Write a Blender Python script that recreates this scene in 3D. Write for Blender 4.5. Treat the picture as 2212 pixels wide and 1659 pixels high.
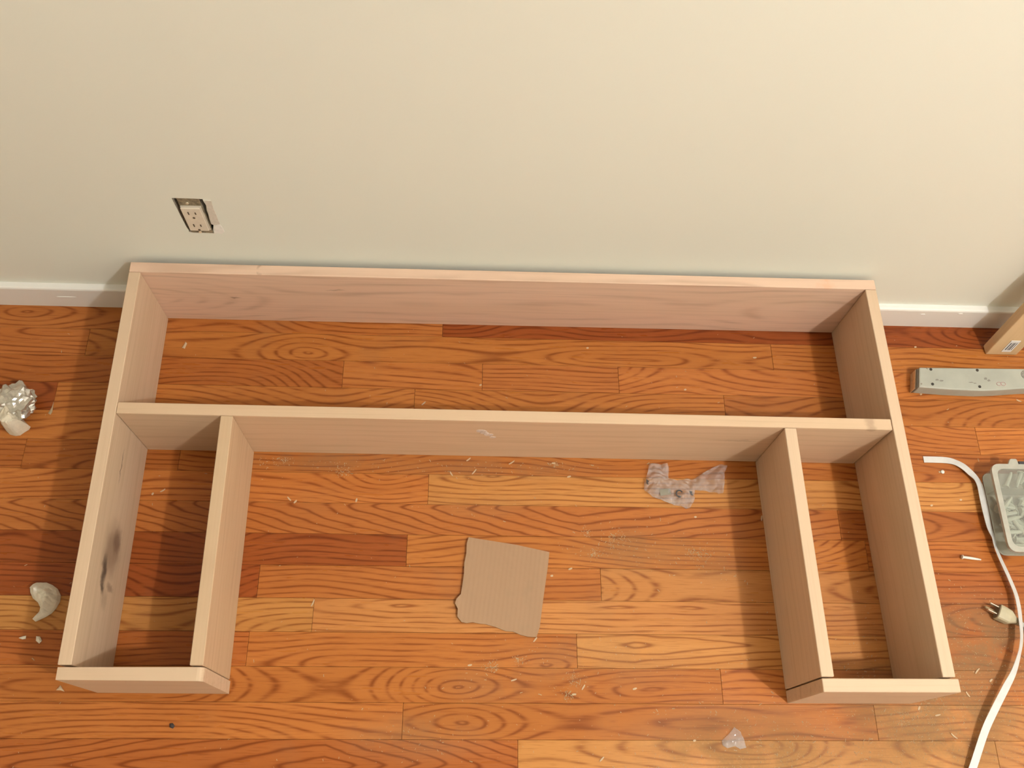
import bpy, bmesh, math, random
from mathutils import Vector, Matrix, Euler, noise

for o in list(bpy.data.objects):
    bpy.data.objects.remove(o)
SC = bpy.context.scene
COL = SC.collection

# ------------------------------------------------------------------ camera, light, exposure
FPX = 1993.55
CAM = Vector((0.57546, -0.83305, 1.52545))
CROT = Euler((0.427357, -0.050123, -0.00044), 'XYZ')
cd = bpy.data.cameras.new('camera')
cd.sensor_width = 36.0
cd.lens = FPX / 2212 * 36.0
cd.clip_start = 0.01
cam = bpy.data.objects.new('camera', cd)
cam.location = CAM
cam.rotation_euler = CROT
COL.objects.link(cam)
SC.camera = cam

w = bpy.data.worlds.new('world')
SC.world = w
w.use_nodes = True
w.node_tree.nodes['Background'].inputs[0].default_value = (1.0, 0.8, 0.6, 1)
w.node_tree.nodes['Background'].inputs[1].default_value = 0.02

ld = bpy.data.lights.new('ceiling_bulb', 'POINT')
ld.energy = 137
ld.color = (1.0, 0.995, 0.985)
ld.shadow_soft_size = 0.036
lamp = bpy.data.objects.new('ceiling_bulb', ld)
lamp.location = (1.94, -1.42, 2.56)
COL.objects.link(lamp)

SC.view_settings.view_transform = 'Standard'
SC.view_settings.look = 'None'
SC.view_settings.gamma = 1.0
SC.view_settings.exposure = 0.0
SC.view_settings.use_curve_mapping = False

RX0, RX1, RY0, WY, RZ1 = -1.2, 2.9, -2.8, 0.013, 2.7     # the room
rnd = random.Random(7)

MROT = CROT.to_matrix()
def P(u, v, z=0.0):
    """a place on the level z, read off the photograph"""
    d = MROT @ Vector(((u - 1106) / FPX, -(v - 829.5) / FPX, -1.0))
    return CAM + d * ((z - CAM.z) / d.z)
def PW(u, v, y=WY):
    d = MROT @ Vector(((u - 1106) / FPX, -(v - 829.5) / FPX, -1.0))
    return CAM + d * ((y - CAM.y) / d.y)

# ------------------------------------------------------------------ helpers
def tag(o, label=None, cat=None, group=None, kind=None):
    if label: o['label'] = label
    if cat: o['category'] = cat
    if group: o['group'] = group
    if kind: o['kind'] = kind
    return o

def empty(name, loc, label=None, cat=None, group=None):
    o = bpy.data.objects.new(name, None)
    o.empty_display_size = 0.02
    o.location = loc
    COL.objects.link(o)
    return tag(o, label, cat, group)

def link(name, me, mat, parent=None, loc=(0, 0, 0), rot=(0, 0, 0), smooth=False):
    """loc is a world place; things parented to an unturned parent keep it"""
    if mat and not me.materials: me.materials.append(mat)
    if smooth:
        for f in me.polygons: f.use_smooth = True
    o = bpy.data.objects.new(name, me)
    loc = Vector(loc)
    if parent:
        o.parent = parent
        q = parent
        while q:
            loc = loc - q.location
            q = q.parent
    o.location = loc
    o.rotation_euler = rot
    COL.objects.link(o)
    return o

def mesh_of(bm, name):
    bmesh.ops.recalc_face_normals(bm, faces=bm.faces[:])
    me = bpy.data.meshes.new(name)
    bm.to_mesh(me); bm.free()
    return me

def box_bm(x0, x1, y0, y1, z0, z1, bev=0.0, seg=1):
    bm = bmesh.new()
    v = [bm.verts.new((x, y, z)) for z in (z0, z1) for y in (y0, y1) for x in (x0, x1)]
    for f in ((0, 2, 3, 1), (4, 5, 7, 6), (0, 1, 5, 4), (1, 3, 7, 5), (3, 2, 6, 7), (2, 0, 4, 6)):
        bm.faces.new([v[i] for i in f])
    if bev: bmesh.ops.bevel(bm, geom=bm.edges[:], offset=bev, segments=seg, affect='EDGES', profile=0.5)
    return bm

def prism_bm(pts, z0, z1, bev=0.0, seg=1):
    bm = bmesh.new()
    a = [bm.verts.new((q[0], q[1], z0)) for q in pts]
    b = [bm.verts.new((q[0], q[1], z1)) for q in pts]
    n = len(pts)
    bm.faces.new(a); bm.faces.new(b)
    for i in range(n):
        bm.faces.new((a[i], a[(i + 1) % n], b[(i + 1) % n], b[i]))
    bmesh.ops.recalc_face_normals(bm, faces=bm.faces[:])
    if bev: bmesh.ops.bevel(bm, geom=bm.edges[:], offset=bev, segments=seg, affect='EDGES', profile=0.5)
    return bm

def tube_bm(pts, radii, n=10, cap=True, flat=1.0):
    bm = bmesh.new()
    rings = []
    pts = [Vector(q) for q in pts]
    for i, q in enumerate(pts):
        t = (pts[min(i + 1, len(pts) - 1)] - pts[max(i - 1, 0)]).normalized()
        up = Vector((0, 0, 1)) if abs(t.z) < 0.9 else Vector((1, 0, 0))
        s = t.cross(up).normalized(); u = s.cross(t)
        r = radii[i] if hasattr(radii, '__len__') else radii
        rings.append([bm.verts.new(q + s * math.cos(2 * math.pi * k / n) * r + u * math.sin(2 * math.pi * k / n) * r * flat) for k in range(n)])
    for a, b in zip(rings, rings[1:]):
        for k in range(n):
            bm.faces.new((a[k], a[(k + 1) % n], b[(k + 1) % n], b[k]))
    if cap:
        bm.faces.new(rings[0]); bm.faces.new(rings[-1])
    return bm

def edge_dist(x, y, poly):
    best = 1e9; inside = False
    n = len(poly)
    for i in range(n):
        ax, ay = poly[i][0], poly[i][1]; bx, by = poly[(i + 1) % n][0], poly[(i + 1) % n][1]
        dx, dy = bx - ax, by - ay
        t = max(0, min(1, ((x - ax) * dx + (y - ay) * dy) / (dx * dx + dy * dy + 1e-12)))
        best = min(best, math.hypot(x - ax - t * dx, y - ay - t * dy))
        if (ay > y) != (by > y) and x < (bx - ax) * (y - ay) / (by - ay) + ax: inside = not inside
    return best

def sheet_bm(poly, cuts=(3, 2)):
    """a filled outline, finely divided"""
    bm = bmesh.new()
    f = bm.faces.new([bm.verts.new((q[0], q[1], 0)) for q in poly])
    bmesh.ops.triangulate(bm, faces=[f], quad_method='BEAUTY', ngon_method='BEAUTY')
    for c in cuts:
        bmesh.ops.subdivide_edges(bm, edges=bm.edges[:], cuts=c, use_grid_fill=True)
        bmesh.ops.triangulate(bm, faces=[q for q in bm.faces if len(q.verts) > 4])
    return bm

def close_below(bm, thick=None, floor_z=0.0):
    """give a draped sheet an underside"""
    bd = [e for e in bm.edges if e.is_boundary]
    r = bmesh.ops.duplicate(bm, geom=bm.verts[:] + bm.edges[:] + bm.faces[:])
    vm = r['vert_map']
    fs = [g for g in r['geom'] if isinstance(g, bmesh.types.BMFace)]
    vs = [g for g in r['geom'] if isinstance(g, bmesh.types.BMVert)]
    for v in vs:
        v.co.z = (v.co.z - thick) if thick is not None else floor_z
    bmesh.ops.reverse_faces(bm, faces=fs)
    for e in bd:
        a, b = e.verts
        try: bm.faces.new((a, b, vm[b], vm[a]))
        except ValueError: pass
    return bm

# ------------------------------------------------------------------ materials
class N:
    """small node-writing helper"""
    def __init__(s, name):
        s.m = bpy.data.materials.new(name); s.m.use_nodes = True
        s.t = s.m.node_tree; s.b = s.t.nodes['Principled BSDF']; s.out = s.t.nodes['Material Output']
    def n(s, typ, **k):
        o = s.t.nodes.new(typ)
        for a, b in k.items(): setattr(o, a, b)
        return o
    def set(s, sock, v):
        if isinstance(v, bpy.types.NodeSocket): s.t.links.new(v, sock)
        elif hasattr(v, '__len__') and sock.type == 'RGBA' and len(v) == 3: sock.default_value = (*v, 1)
        else: sock.default_value = v
    def math(s, op, a, b=0.0, c=0.0, clamp=False):
        o = s.n('ShaderNodeMath', operation=op, use_clamp=clamp)
        for i, v in enumerate((a, b, c)): s.set(o.inputs[i], v)
        return o.outputs[0]
    def vmath(s, op, a, b=(0, 0, 0)):
        o = s.n('ShaderNodeVectorMath', operation=op)
        s.set(o.inputs[0], a); s.set(o.inputs[1], b)
        return o.outputs['Value'] if op in ('LENGTH', 'DOT_PRODUCT', 'DISTANCE') else o.outputs[0]
    def xyz(s, x, y, z):
        o = s.n('ShaderNodeCombineXYZ')
        for i, v in enumerate((x, y, z)): s.set(o.inputs[i], v)
        return o.outputs[0]
    def sep(s, v):
        o = s.n('ShaderNodeSeparateXYZ'); s.set(o.inputs[0], v)
        return o.outputs
    def noise(s, vec, scale=1.0, detail=2.0, rough=0.5, dist=0.0):
        o = s.n('ShaderNodeTexNoise'); s.set(o.inputs['Vector'], vec)
        o.inputs['Scale'].default_value = scale; o.inputs['Detail'].default_value = detail
        o.inputs['Roughness'].default_value = rough; o.inputs['Distortion'].default_value = dist
        return o.outputs[0]
    def mix(s, f, a, b, mode='MIX'):
        o = s.n('ShaderNodeMix', data_type='RGBA', blend_type=mode)
        s.set(o.inputs[0], f); s.set(o.inputs[6], a); s.set(o.inputs[7], b)
        return o.outputs[2]
    def step(s, v, lo, hi):
        o = s.n('ShaderNodeMapRange', interpolation_type='SMOOTHSTEP')
        s.set(o.inputs[0], v); o.inputs[1].default_value = lo; o.inputs[2].default_value = hi
        return o.outputs[0]
    def bump(s, h, strength, dist=0.001):
        o = s.n('ShaderNodeBump'); o.inputs['Strength'].default_value = strength; o.inputs['Distance'].default_value = dist
        s.set(o.inputs['Height'], h); s.t.links.new(o.outputs[0], s.b.inputs['Normal'])
    def fin(s, col=None, rough=None, **k):
        if col is not None: s.set(s.b.inputs['Base Color'], col)
        if rough is not None: s.set(s.b.inputs['Roughness'], rough)
        for a, b in k.items(): s.set(s.b.inputs[a.replace('_', ' ')], b)
        return s.m

def plain(name, col, rough=0.5, var=0.08, scale=40, bump=0.0, **k):
    g = N(name)
    co = g.n('ShaderNodeTexCoord').outputs['Object']
    n = g.noise(co, scale, 3)
    c = g.mix(g.step(n, 0.3, 0.7), [q * (1 - var) for q in col], [min(1, q * (1 + var)) for q in col])
    if bump: g.bump(n, bump, 0.002)
    return g.fin(c, rough, **k)

# sawdust lying on the floor: x, y, reach along x, reach along y, how thick
DUST = [(1.33, -0.70, 0.28, 0.15, 1.0), (1.42, -0.60, 0.24, 0.12, 1.0), (1.02, -0.77, 0.26, 0.11, 0.85), (0.78, -0.62, 0.22, 0.07, 0.35),
        (0.33, -0.29, 0.22, 0.03, 0.55), (0.62, -0.30, 0.30, 0.03, 0.45), (0.87, -0.44, 0.16, 0.06, 0.55), (0.62, -0.66, 0.12, 0.05, 0.25),
        (0.50, -0.74, 0.16, 0.05, 0.45), (1.0, -0.46, 0.07, 0.05, 0.4), (0.6, -0.37, 0.12, 0.03, 0.3), (1.27, -0.77, 0.3, 0.12, 0.6)]

def oak(name='varnished_oak_strip', eye=None, gap=0.0085):
    """eye: where the flame figure closes (x, y in the strip) and how fast it opens to the left and right"""
    g = N(name)
    co = g.n('ShaderNodeTexCoord').outputs['Object']
    oi = g.n('ShaderNodeObjectInfo')
    sd = oi.outputs['Random']; tone = oi.outputs['Color']
    x, y, z = g.sep(co)
    sx = g.math('MULTIPLY', sd, 61.0)
    xs = g.math('ADD', x, sx)
    # depth of the heart below the face wanders along the strip: flame figure where it comes near
    d = g.math('MULTIPLY', g.math('SUBTRACT', g.noise(g.xyz(g.math('MULTIPLY', xs, 1.7), g.math('MULTIPLY', sd, 13.0), 0.0), 1.0, 1.0), 0.5), 0.30)
    yo = g.math('MULTIPLY', g.math('SUBTRACT', g.math('FRACT', g.math('MULTIPLY', sd, 7.31)), 0.5), 0.11)
    wob = g.math('MULTIPLY', g.math('SUBTRACT', g.noise(g.xyz(g.math('MULTIPLY', xs, 3.6), g.math('MULTIPLY', y, 16.0), sx), 1.0, 2.0), 0.5), 0.020)
    if eye:
        ex, ey, sl, sr = eye
        dx = g.math('SUBTRACT', x, ex)
        d = g.math('ADD', g.math('MULTIPLY', g.math('MINIMUM', dx, 0.0), sl), g.math('MULTIPLY', g.math('MAXIMUM', dx, 0.0), sr))
        yo = -ey
    yy = g.math('ADD', g.math('ADD', y, yo), wob)
    r = g.math('SQRT', g.math('ADD', g.math('MULTIPLY', yy, yy), g.math('MULTIPLY', d, d)))
    if eye:   # pointed flames: straight flanks, rounded tips
        wd_ = g.math('MULTIPLY', g.math('SUBTRACT', g.noise(g.xyz(g.math('MULTIPLY', xs, 7.0), g.math('MULTIPLY', y, 30.0), sx), 1.0, 2.0), 0.5), 0.014)
        tip = g.math('SQRT', g.math('ADD', g.math('MULTIPLY', yy, yy), 0.000012))
        r = g.math('ADD', g.math('ADD', g.math('ABSOLUTE', d), g.math('MULTIPLY', tip, 0.75)), wd_)
    ph = g.math('MULTIPLY', r, 2 * math.pi / gap)
    s = g.math('MULTIPLY_ADD', g.math('SINE', ph), 0.5, 0.5)
    ring = g.math('POWER', s, 7.0 if eye else 4.5)
    brk = g.noise(g.xyz(g.math('MULTIPLY', xs, 14.0), g.math('MULTIPLY', y, 130.0), sx), 1.0, 3.0)
    ring = g.math('MULTIPLY', ring, g.step(brk, 0.10 if eye else 0.26, 0.45 if eye else 0.60))
    pore = g.step(g.noise(g.xyz(g.math('MULTIPLY', xs, 26.0), g.math('MULTIPLY', y, 620.0), sx), 1.0, 2.0), 0.52, 0.72)
    lite = g.step(g.noise(g.xyz(g.math('MULTIPLY', xs, 2.6), g.math('MULTIPLY', y, 32.0), sx), 1.0, 2.0), 0.3, 0.72)
    c = g.mix(g.math('MULTIPLY', lite, 0.55), tone, g.mix(1.0, tone, (1.25, 1.36, 1.48), 'MULTIPLY'))
    c = g.mix(g.math('MULTIPLY', ring, 0.85), c, g.mix(1.0, tone, (0.46, 0.31, 0.22), 'MULTIPLY'))
    c = g.mix(g.math('MULTIPLY', pore, 0.42), c, g.mix(1.0, tone, (0.55, 0.42, 0.34), 'MULTIPLY'))
    # sawdust film
    pos = g.n('ShaderNodeNewGeometry').outputs['Position']
    px, py, pz = g.sep(pos)
    dust = 0.0
    for dx, dy, rx, ry, st in DUST:
        q = g.vmath('LENGTH', g.xyz(g.math('DIVIDE', g.math('SUBTRACT', px, dx), rx), g.math('DIVIDE', g.math('SUBTRACT', py, dy), ry), 0.0))
        q = g.math('MULTIPLY', g.step(q, 1.0, 0.15), st)
        dust = g.math('MAXIMUM', dust, q)
    n1 = g.noise(pos, 16.0, 5.0, 0.62); n2 = g.noise(pos, 230.0, 3.0, 0.7)
    dm = g.math('MULTIPLY', dust, g.step(n1, 0.27, 0.56))
    dm = g.math('MULTIPLY', dm, g.math('MULTIPLY_ADD', g.step(n2, 0.3, 0.7), 0.35, 0.65))
    sm = g.math('MULTIPLY', g.step(g.noise(pos, 7.0, 4.0, 0.6), 0.55, 0.75), 0.16)
    dm = g.math('MAXIMUM', dm, sm)
    c = g.mix(g.math('MULTIPLY', dm, 0.78), c, (0.215, 0.142, 0.078))
    rough = g.math('ADD', g.math('MULTIPLY', dm, 0.6), g.math('MULTIPLY_ADD', brk, 0.10, 0.24))
    g.bump(g.math('ADD', g.math('MULTIPLY', pore, -0.6), g.math('MULTIPLY', ring, -0.4)), 0.12, 0.0006)
    return g.fin(c, rough, Specular_IOR_Level=g.math('MULTIPLY_ADD', dm, -0.2, 0.22))

def lumber(name, base, dark, contrast=0.5, spacing=0.012, drift=0.18, zc=0.08, marks=(), seed=0.0, streak=0.25):
    """planed softwood: x along the board, y its thickness, z its width. marks: x, z, rx, rz, strength, colour"""
    g = N(name)
    co = g.n('ShaderNodeTexCoord').outputs['Object']
    x, y, z = g.sep(co)
    xs = g.math('ADD', x, seed)
    d = g.math('ADD', g.math('MULTIPLY', g.math('SUBTRACT', g.noise(g.xyz(g.math('MULTIPLY', xs, 1.3), seed, 0.0), 1.0, 1.0), 0.5), drift), y)
    wob = g.math('MULTIPLY', g.math('SUBTRACT', g.noise(g.xyz(g.math('MULTIPLY', xs, 5.0), g.math('MULTIPLY', z, 12.0), seed), 1.0, 2.5), 0.5), 0.03)
    zz = g.math('ADD', g.math('SUBTRACT', z, zc), wob)
    r = g.math('SQRT', g.math('ADD', g.math('MULTIPLY', zz, zz), g.math('MULTIPLY', d, d)))
    ring = g.math('POWER', g.math('MULTIPLY_ADD', g.math('SINE', g.math('MULTIPLY', r, 2 * math.pi / spacing)), 0.5, 0.5), 3.0)
    brk = g.noise(g.xyz(g.math('MULTIPLY', xs, 6.0), g.math('MULTIPLY', z, 60.0), seed), 1.0, 3.0)
    ring = g.math('MULTIPLY', ring, g.step(brk, 0.35, 0.7))
    st = g.noise(g.xyz(g.math('MULTIPLY', xs, 3.0), g.math('MULTIPLY', y, 160.0), g.math('MULTIPLY', z, 160.0)), 1.0, 4.0, 0.6)
    big = g.noise(g.xyz(g.math('MULTIPLY', xs, 1.5), g.math('MULTIPLY', y, 8.0), g.math('MULTIPLY', z, 18.0)), 1.0, 2.0)
    c = g.mix(g.math('MULTIPLY', ring, contrast), base, dark)
    c = g.mix(g.math('MULTIPLY', g.step(st, 0.45, 0.75), streak), c, dark)
    c = g.mix(g.math('MULTIPLY', g.step(big, 0.35, 0.7), 0.22), c, (base[0] * 0.80, base[1] * 0.80, base[2] * 0.70))
    wn = g.n('ShaderNodeTexNoise'); g.set(wn.inputs['Vector'], co); wn.inputs['Scale'].default_value = 55; wn.inputs['Detail'].default_value = 4
    wv = g.vmath('MULTIPLY', g.vmath('SUBTRACT', wn.outputs['Color'], (0.5, 0.5, 0.5)), (0.02, 0.02, 0.02))
    xw, yw, zw = g.sep(g.vmath('ADD', co, wv))
    for mx, mz, rx, rz, stg, mc in marks:
        q = g.vmath('LENGTH', g.xyz(g.math('DIVIDE', g.math('SUBTRACT', xw, mx), rx), 0.0, g.math('DIVIDE', g.math('SUBTRACT', zw, mz), rz)))
        c = g.mix(g.math('MULTIPLY', g.step(q, 1.0, 0.2), stg), c, mc)
    g.bump(st, 0.08, 0.0005)
    return g.fin(c, 0.62)

def paint(name, col, blotch, rough=0.55, bump=0.06):
    g = N(name)
    pos = g.n('ShaderNodeNewGeometry').outputs['Position']
    a = g.noise(pos, 1.7, 3.0); b = g.noise(pos, 260.0, 2.0)
    c = g.mix(g.math('MULTIPLY', g.step(a, 0.35, 0.7), 0.5), col, blotch)
    g.bump(b, bump, 0.0008)
    return g.fin(c, rough)

M_OAK = oak()
FIGURED = {}
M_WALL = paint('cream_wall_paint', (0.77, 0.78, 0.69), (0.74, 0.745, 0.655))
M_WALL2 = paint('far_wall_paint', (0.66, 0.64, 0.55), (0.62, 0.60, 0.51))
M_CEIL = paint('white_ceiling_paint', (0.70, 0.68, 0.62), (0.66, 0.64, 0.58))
M_TRIM = paint('white_trim_paint', (0.80, 0.78, 0.73), (0.75, 0.73, 0.68), 0.38, 0.03)
M_SUB = plain('dark_floor_joint', (0.05, 0.02, 0.008), 0.9)

# ------------------------------------------------------------------ the room
bm = box_bm(RX0, RX1, RY0, WY + 0.03, -0.06, -0.011)
floor = tag(link('floor', mesh_of(bm, 'floor'), M_SUB), 'orange brown oak strip floor running along the wall', 'floor', None, 'structure')

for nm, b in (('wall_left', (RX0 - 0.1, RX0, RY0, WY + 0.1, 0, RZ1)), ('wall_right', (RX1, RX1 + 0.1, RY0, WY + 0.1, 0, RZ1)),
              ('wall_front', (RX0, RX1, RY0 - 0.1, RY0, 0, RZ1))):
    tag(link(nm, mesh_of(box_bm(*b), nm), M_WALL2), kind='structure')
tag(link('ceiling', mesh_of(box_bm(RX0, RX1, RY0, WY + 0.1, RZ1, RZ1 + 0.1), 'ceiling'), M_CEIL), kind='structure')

# back wall with the ragged hole round the socket
HOLE_PX = [(370.5, 427.7), (404, 428.5), (437.2, 430.1), (441, 436), (445, 443), (446.5, 455), (450, 463), (451.5, 470.8), (455.6, 483), (461.2, 485.4),
           (460.4, 497.7), (462, 504), (445, 503.2), (429.5, 502.7), (418, 502.6), (408.4, 501), (407.5, 496.8), (402, 489), (397, 479), (390, 466), (383, 452), (376, 439)]
HOLE = [(PW(*q).x, PW(*q).z) for q in HOLE_PX]
bm = bmesh.new()
outer = [bm.verts.new((x, WY, z)) for x, z in ((RX0, 0), (RX1, 0), (RX1, RZ1), (RX0, RZ1))]
inner = [bm.verts.new((x, WY, z)) for x, z in HOLE]
eds = [bm.edges.new((outer[i], outer[(i + 1) % 4])) for i in range(4)]
eds += [bm.edges.new((inner[i], inner[(i + 1) % len(inner)])) for i in range(len(inner))]
bmesh.ops.triangle_fill(bm, edges=eds, use_beauty=True)
for f in bm.faces:
    f.normal_update()
    if f.normal.y > 0: f.normal_flip()
back = [bm.verts.new((x + (x - 0.137) * 0.02, WY + 0.013, z)) for x, z in HOLE]
rim = []
for i in range(len(inner)):
    j = (i + 1) % len(inner)
    rim.append(bm.faces.new((inner[i], inner[j], back[j], back[i])))
for f in rim: f.material_index = 1
me = bpy.data.meshes.new('wall_back'); bm.to_mesh(me); bm.free()
me.materials.append(M_WALL)
me.materials.append(plain('raw_gypsum_edge', (0.35, 0.29, 0.22), 0.95, 0.3, 300))
wall = tag(link('wall_back', me, None), 'plain cream painted wall above the white baseboard', 'wall', None, 'structure')
# torn paper and filler beside the hole
def wall_patch(px, name, mat, t, lab):
    bm = bmesh.new()
    pts = [PW(*q) for q in px]
    vs = [bm.verts.new((q.x, WY - t, q.z)) for q in pts]
    vb = [bm.verts.new((q.x, WY + 0.0005, q.z)) for q in pts]
    bm.faces.new(vs)
    for i in range(len(vs)):
        j = (i + 1) % len(vs); bm.faces.new((vs[i], vs[j], vb[j], vb[i]))
    o = link(name, mesh_of(bm, name), mat, wall); o['label'] = lab
wall_patch([(438.5, 432), (456, 432.6), (458.5, 441), (462, 452), (466.5, 461), (471.5, 474), (475.5, 483), (468, 484.5), (462, 485), (457, 483), (453, 472), (451, 462), (447, 452), (446, 443)],
           'torn_paper', plain('torn_wall_paper', (0.62, 0.56, 0.48), 0.9, 0.06, 200), 0.0012, 'pale torn paper beside the socket hole')
wall_patch([(463, 488), (468, 486), (476, 485.5), (481, 492), (485, 500), (479, 505), (470, 503), (463.5, 505), (462, 497)],
           'filler_patch', plain('white_filler', (0.82, 0.78, 0.72), 0.9, 0.05, 200), 0.0006, 'white filler smear below the torn paper')

# baseboard along the back wall
BT, BH = 0.0014, 0.0626
def baseboard(name, x0, x1):
    bm = bmesh.new()
    prof = [(WY + 0.0005, 0.0), (BT, 0.0), (BT, BH - 0.004), (BT + 0.0012, BH - 0.0012), (BT + 0.004, BH), (WY + 0.0005, BH + 0.0012)]
    a = [bm.verts.new((x0, y, z)) for y, z in prof]; b = [bm.verts.new((x1, y, z)) for y, z in prof]
    n = len(prof)
    for i in range(n): bm.faces.new((a[i], a[(i + 1) % n], b[(i + 1) % n], b[i]))
    bm.faces.new(a); bm.faces.new(b)
    return tag(link(name, mesh_of(bm, name), M_TRIM), 'low white painted baseboard along the cream wall', 'baseboard', None, 'structure')
bb = baseboard('baseboard_back', RX0, RX1)
for u, v, rx, rz in ((1993, 679, 0.005, 0.0022), (2074, 678, 0.0045, 0.003), (142, 641, 0.018, 0.0008)):
    c = PW(u, v, BT)
    bm = bmesh.new(); bmesh.ops.create_icosphere(bm, subdivisions=2, radius=1)
    for q in bm.verts:
        k = 1 + 0.35 * noise.noise(q.co * 2 + Vector((u, 0, 0)))
        q.co = Vector((q.co.x * rx * k, q.co.y * 0.0012, q.co.z * rz * k))
    link('paint_drip', mesh_of(bm, 'paint_drip'), M_TRIM, bb, (c.x, BT, c.z), smooth=True)

# floor strips: joints read along each row, then a colour for each strip
TONE = {'o': (0.41, 0.137, 0.031), 'l': (0.47, 0.195, 0.054), 'r': (0.255, 0.063, 0.013), 'm': (0.34, 0.103, 0.022), 'b': (0.37, 0.120, 0.027)}
ROW0, PITCH = -0.0442, 0.0537
ROWS = {0: ([-0.7, 0.523, 1.95], 'oorb'), 1: ([-0.117, 1.14, 2.0], 'oobo'), 2: ([-0.62, 0.346, 0.598, 0.848, 1.72], 'omooob'), 3: ([-0.153, 0.477, 1.04, 1.85], 'roobo'),
        4: ([-0.55, 0.72, 1.5], 'oobo'), 5: ([-0.184, 0.079, 1.31, 2.1], 'mmobo'), 6: ([-0.42, 0.508, 1.75], 'bolo'), 7: ([-0.35, 1.22, 2.2], 'oomo'),
        8: ([-0.6, 0.476, 1.26], 'brom'), 9: ([-0.28, 0.237, 0.80, 1.275, 1.9], 'mrolmo'), 10: ([-0.5, 0.33, 1.28, 1.78], 'bllmb'), 11: ([0.232, 0.757, 1.27, 1.62], 'molbo'),
        12: ([-0.33, 0.988, 1.8], 'mbol'), 13: ([-0.45, 0.482, 1.231, 2.05], 'bobll'), 14: ([-0.2, 0.661, 1.418], 'mmll'), 15: ([-0.4, 0.9, 1.7], 'bobl')}
def strip_mesh(L, wd):
    return mesh_of(box_bm(-L / 2, L / 2, -wd / 2, wd / 2, -0.011, 0.0, 0.0004), 'floor_strip')
def eyed(r, i, u, v, sl, sr):
    js = [RX0] + ROWS[r][0] + [RX1]; c = P(u, v)
    FIGURED[(r, i)] = oak('figured_oak_%d_%d' % (r, i), (c.x - (js[i] + js[i + 1]) / 2, c.y - (ROW0 - (r - 0.5) * PITCH), sl, sr), 0.0095)
eyed(7, 1, 1250, 1100, 0.19, 0.09)
eyed(11, 2, 1370, 1392, 0.06, 0.06)
eyed(14, 1, 700, 1655, 0.10, 0.20)
row = 0
while True:
    y1 = min(ROW0 + PITCH - row * PITCH, WY - 0.0002)
    y0 = ROW0 - row * PITCH
    if y1 < RY0 + 0.01: break
    y0 = max(y0, RY0)
    if row in ROWS: js, tn = ROWS[row]
    else:
        js = []; q = RX0 + rnd.uniform(0.2, 0.9)
        while q < RX1 - 0.2:
            js.append(q); q += rnd.uniform(0.55, 1.35)
        tn = ''.join(rnd.choice('ooblm') for _ in range(len(js) + 1))
    xs = [RX0] + list(js) + [RX1]
    for i in range(len(xs) - 1):
        t = TONE[tn[i]]; k = rnd.uniform(0.93, 1.07)
        o = link('floor_strip', strip_mesh(xs[i + 1] - xs[i] - 0.0004, y1 - y0 - 0.0003), FIGURED.get((row, i), M_OAK), floor, ((xs[i] + xs[i + 1]) / 2, (y0 + y1) / 2, -rnd.uniform(0, 0.0002)))
        o.color = (t[0] * k, t[1] * k * rnd.uniform(0.96, 1.04), t[2] * k, 1)
    row += 1

# ------------------------------------------------------------------ the wooden frame
T, W, D, DR, H = 0.019, 1.27933, 0.65580, 0.66764, 0.16353
YM, YMR, XL, XR, SH, FE = 0.25680, 0.26333, 0.18149, 1.08085, 0.012665, 0.0017925
def fr(x, y):
    x = x - SH * y
    return Vector((x * math.cos(FE) - y * math.sin(FE), x * math.sin(FE) + y * math.cos(FE), 0))
frame = empty('shelf_frame', fr(W / 2, -0.3), 'unfinished pale wooden frame of upright boards lying open on the oak floor', 'frame')
PALE = (0.63, 0.455, 0.31)
DARK = (0.40, 0.245, 0.14)
BLK = (0.035, 0.018, 0.012); BRN = (0.16, 0.085, 0.05)
def board(name, q, mat, lab=None, big_end=False, z1=H):
    """q: four plan corners a b c d; a to b is the length"""
    a, b, c, d = [fr(*k) for k in q]
    ang = math.atan2(b.y - a.y, b.x - a.x)
    inv = Matrix.Rotation(-ang, 3, 'Z')
    pts = [inv @ (k - a) for k in (a, b, c, d)]
    bm = prism_bm([(k.x, k.y) for k in pts], 0.0, z1)
    if big_end:
        m = max(k.x for k in pts)
        e = [e for e in bm.edges if all(v.co.x > m - 0.003 and v.co.z > z1 - 0.001 for v in e.verts)]
        bmesh.ops.bevel(bm, geom=e, offset=0.009, segments=4, affect='EDGES', profile=0.5)
    else:
        bmesh.ops.bevel(bm, geom=bm.edges[:], offset=0.0009, segments=1, affect='EDGES')
    o = link(name, mesh_of(bm, name), mat, frame, a, (0, 0, ang))
    if lab: o['label'] = lab
    return o
ymid = lambda x: -(YM + (YMR - YM) * x / W)
g = 0.0006
board('back_board', [(0, 0), (W, 0), (W, -T), (0, -T)],
      lumber('pinkish_flame_board', (0.72, 0.50, 0.365), (0.42, 0.26, 0.18), 0.55, 0.015, 0.34, 0.075, [(0.16, 0.082, 0.012, 0.005, 0.6, BRN), (0.34, 0.115, 0.022, 0.004, 0.35, BRN), (1.19, 0.166, 0.02, 0.006, 0.35, (0.75, 0.32, 0.16)), (0.215, 0.166, 0.006, 0.006, 0.45, BRN)], 3.7),
      'long pinkish board with flame grain against the wall')
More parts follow.
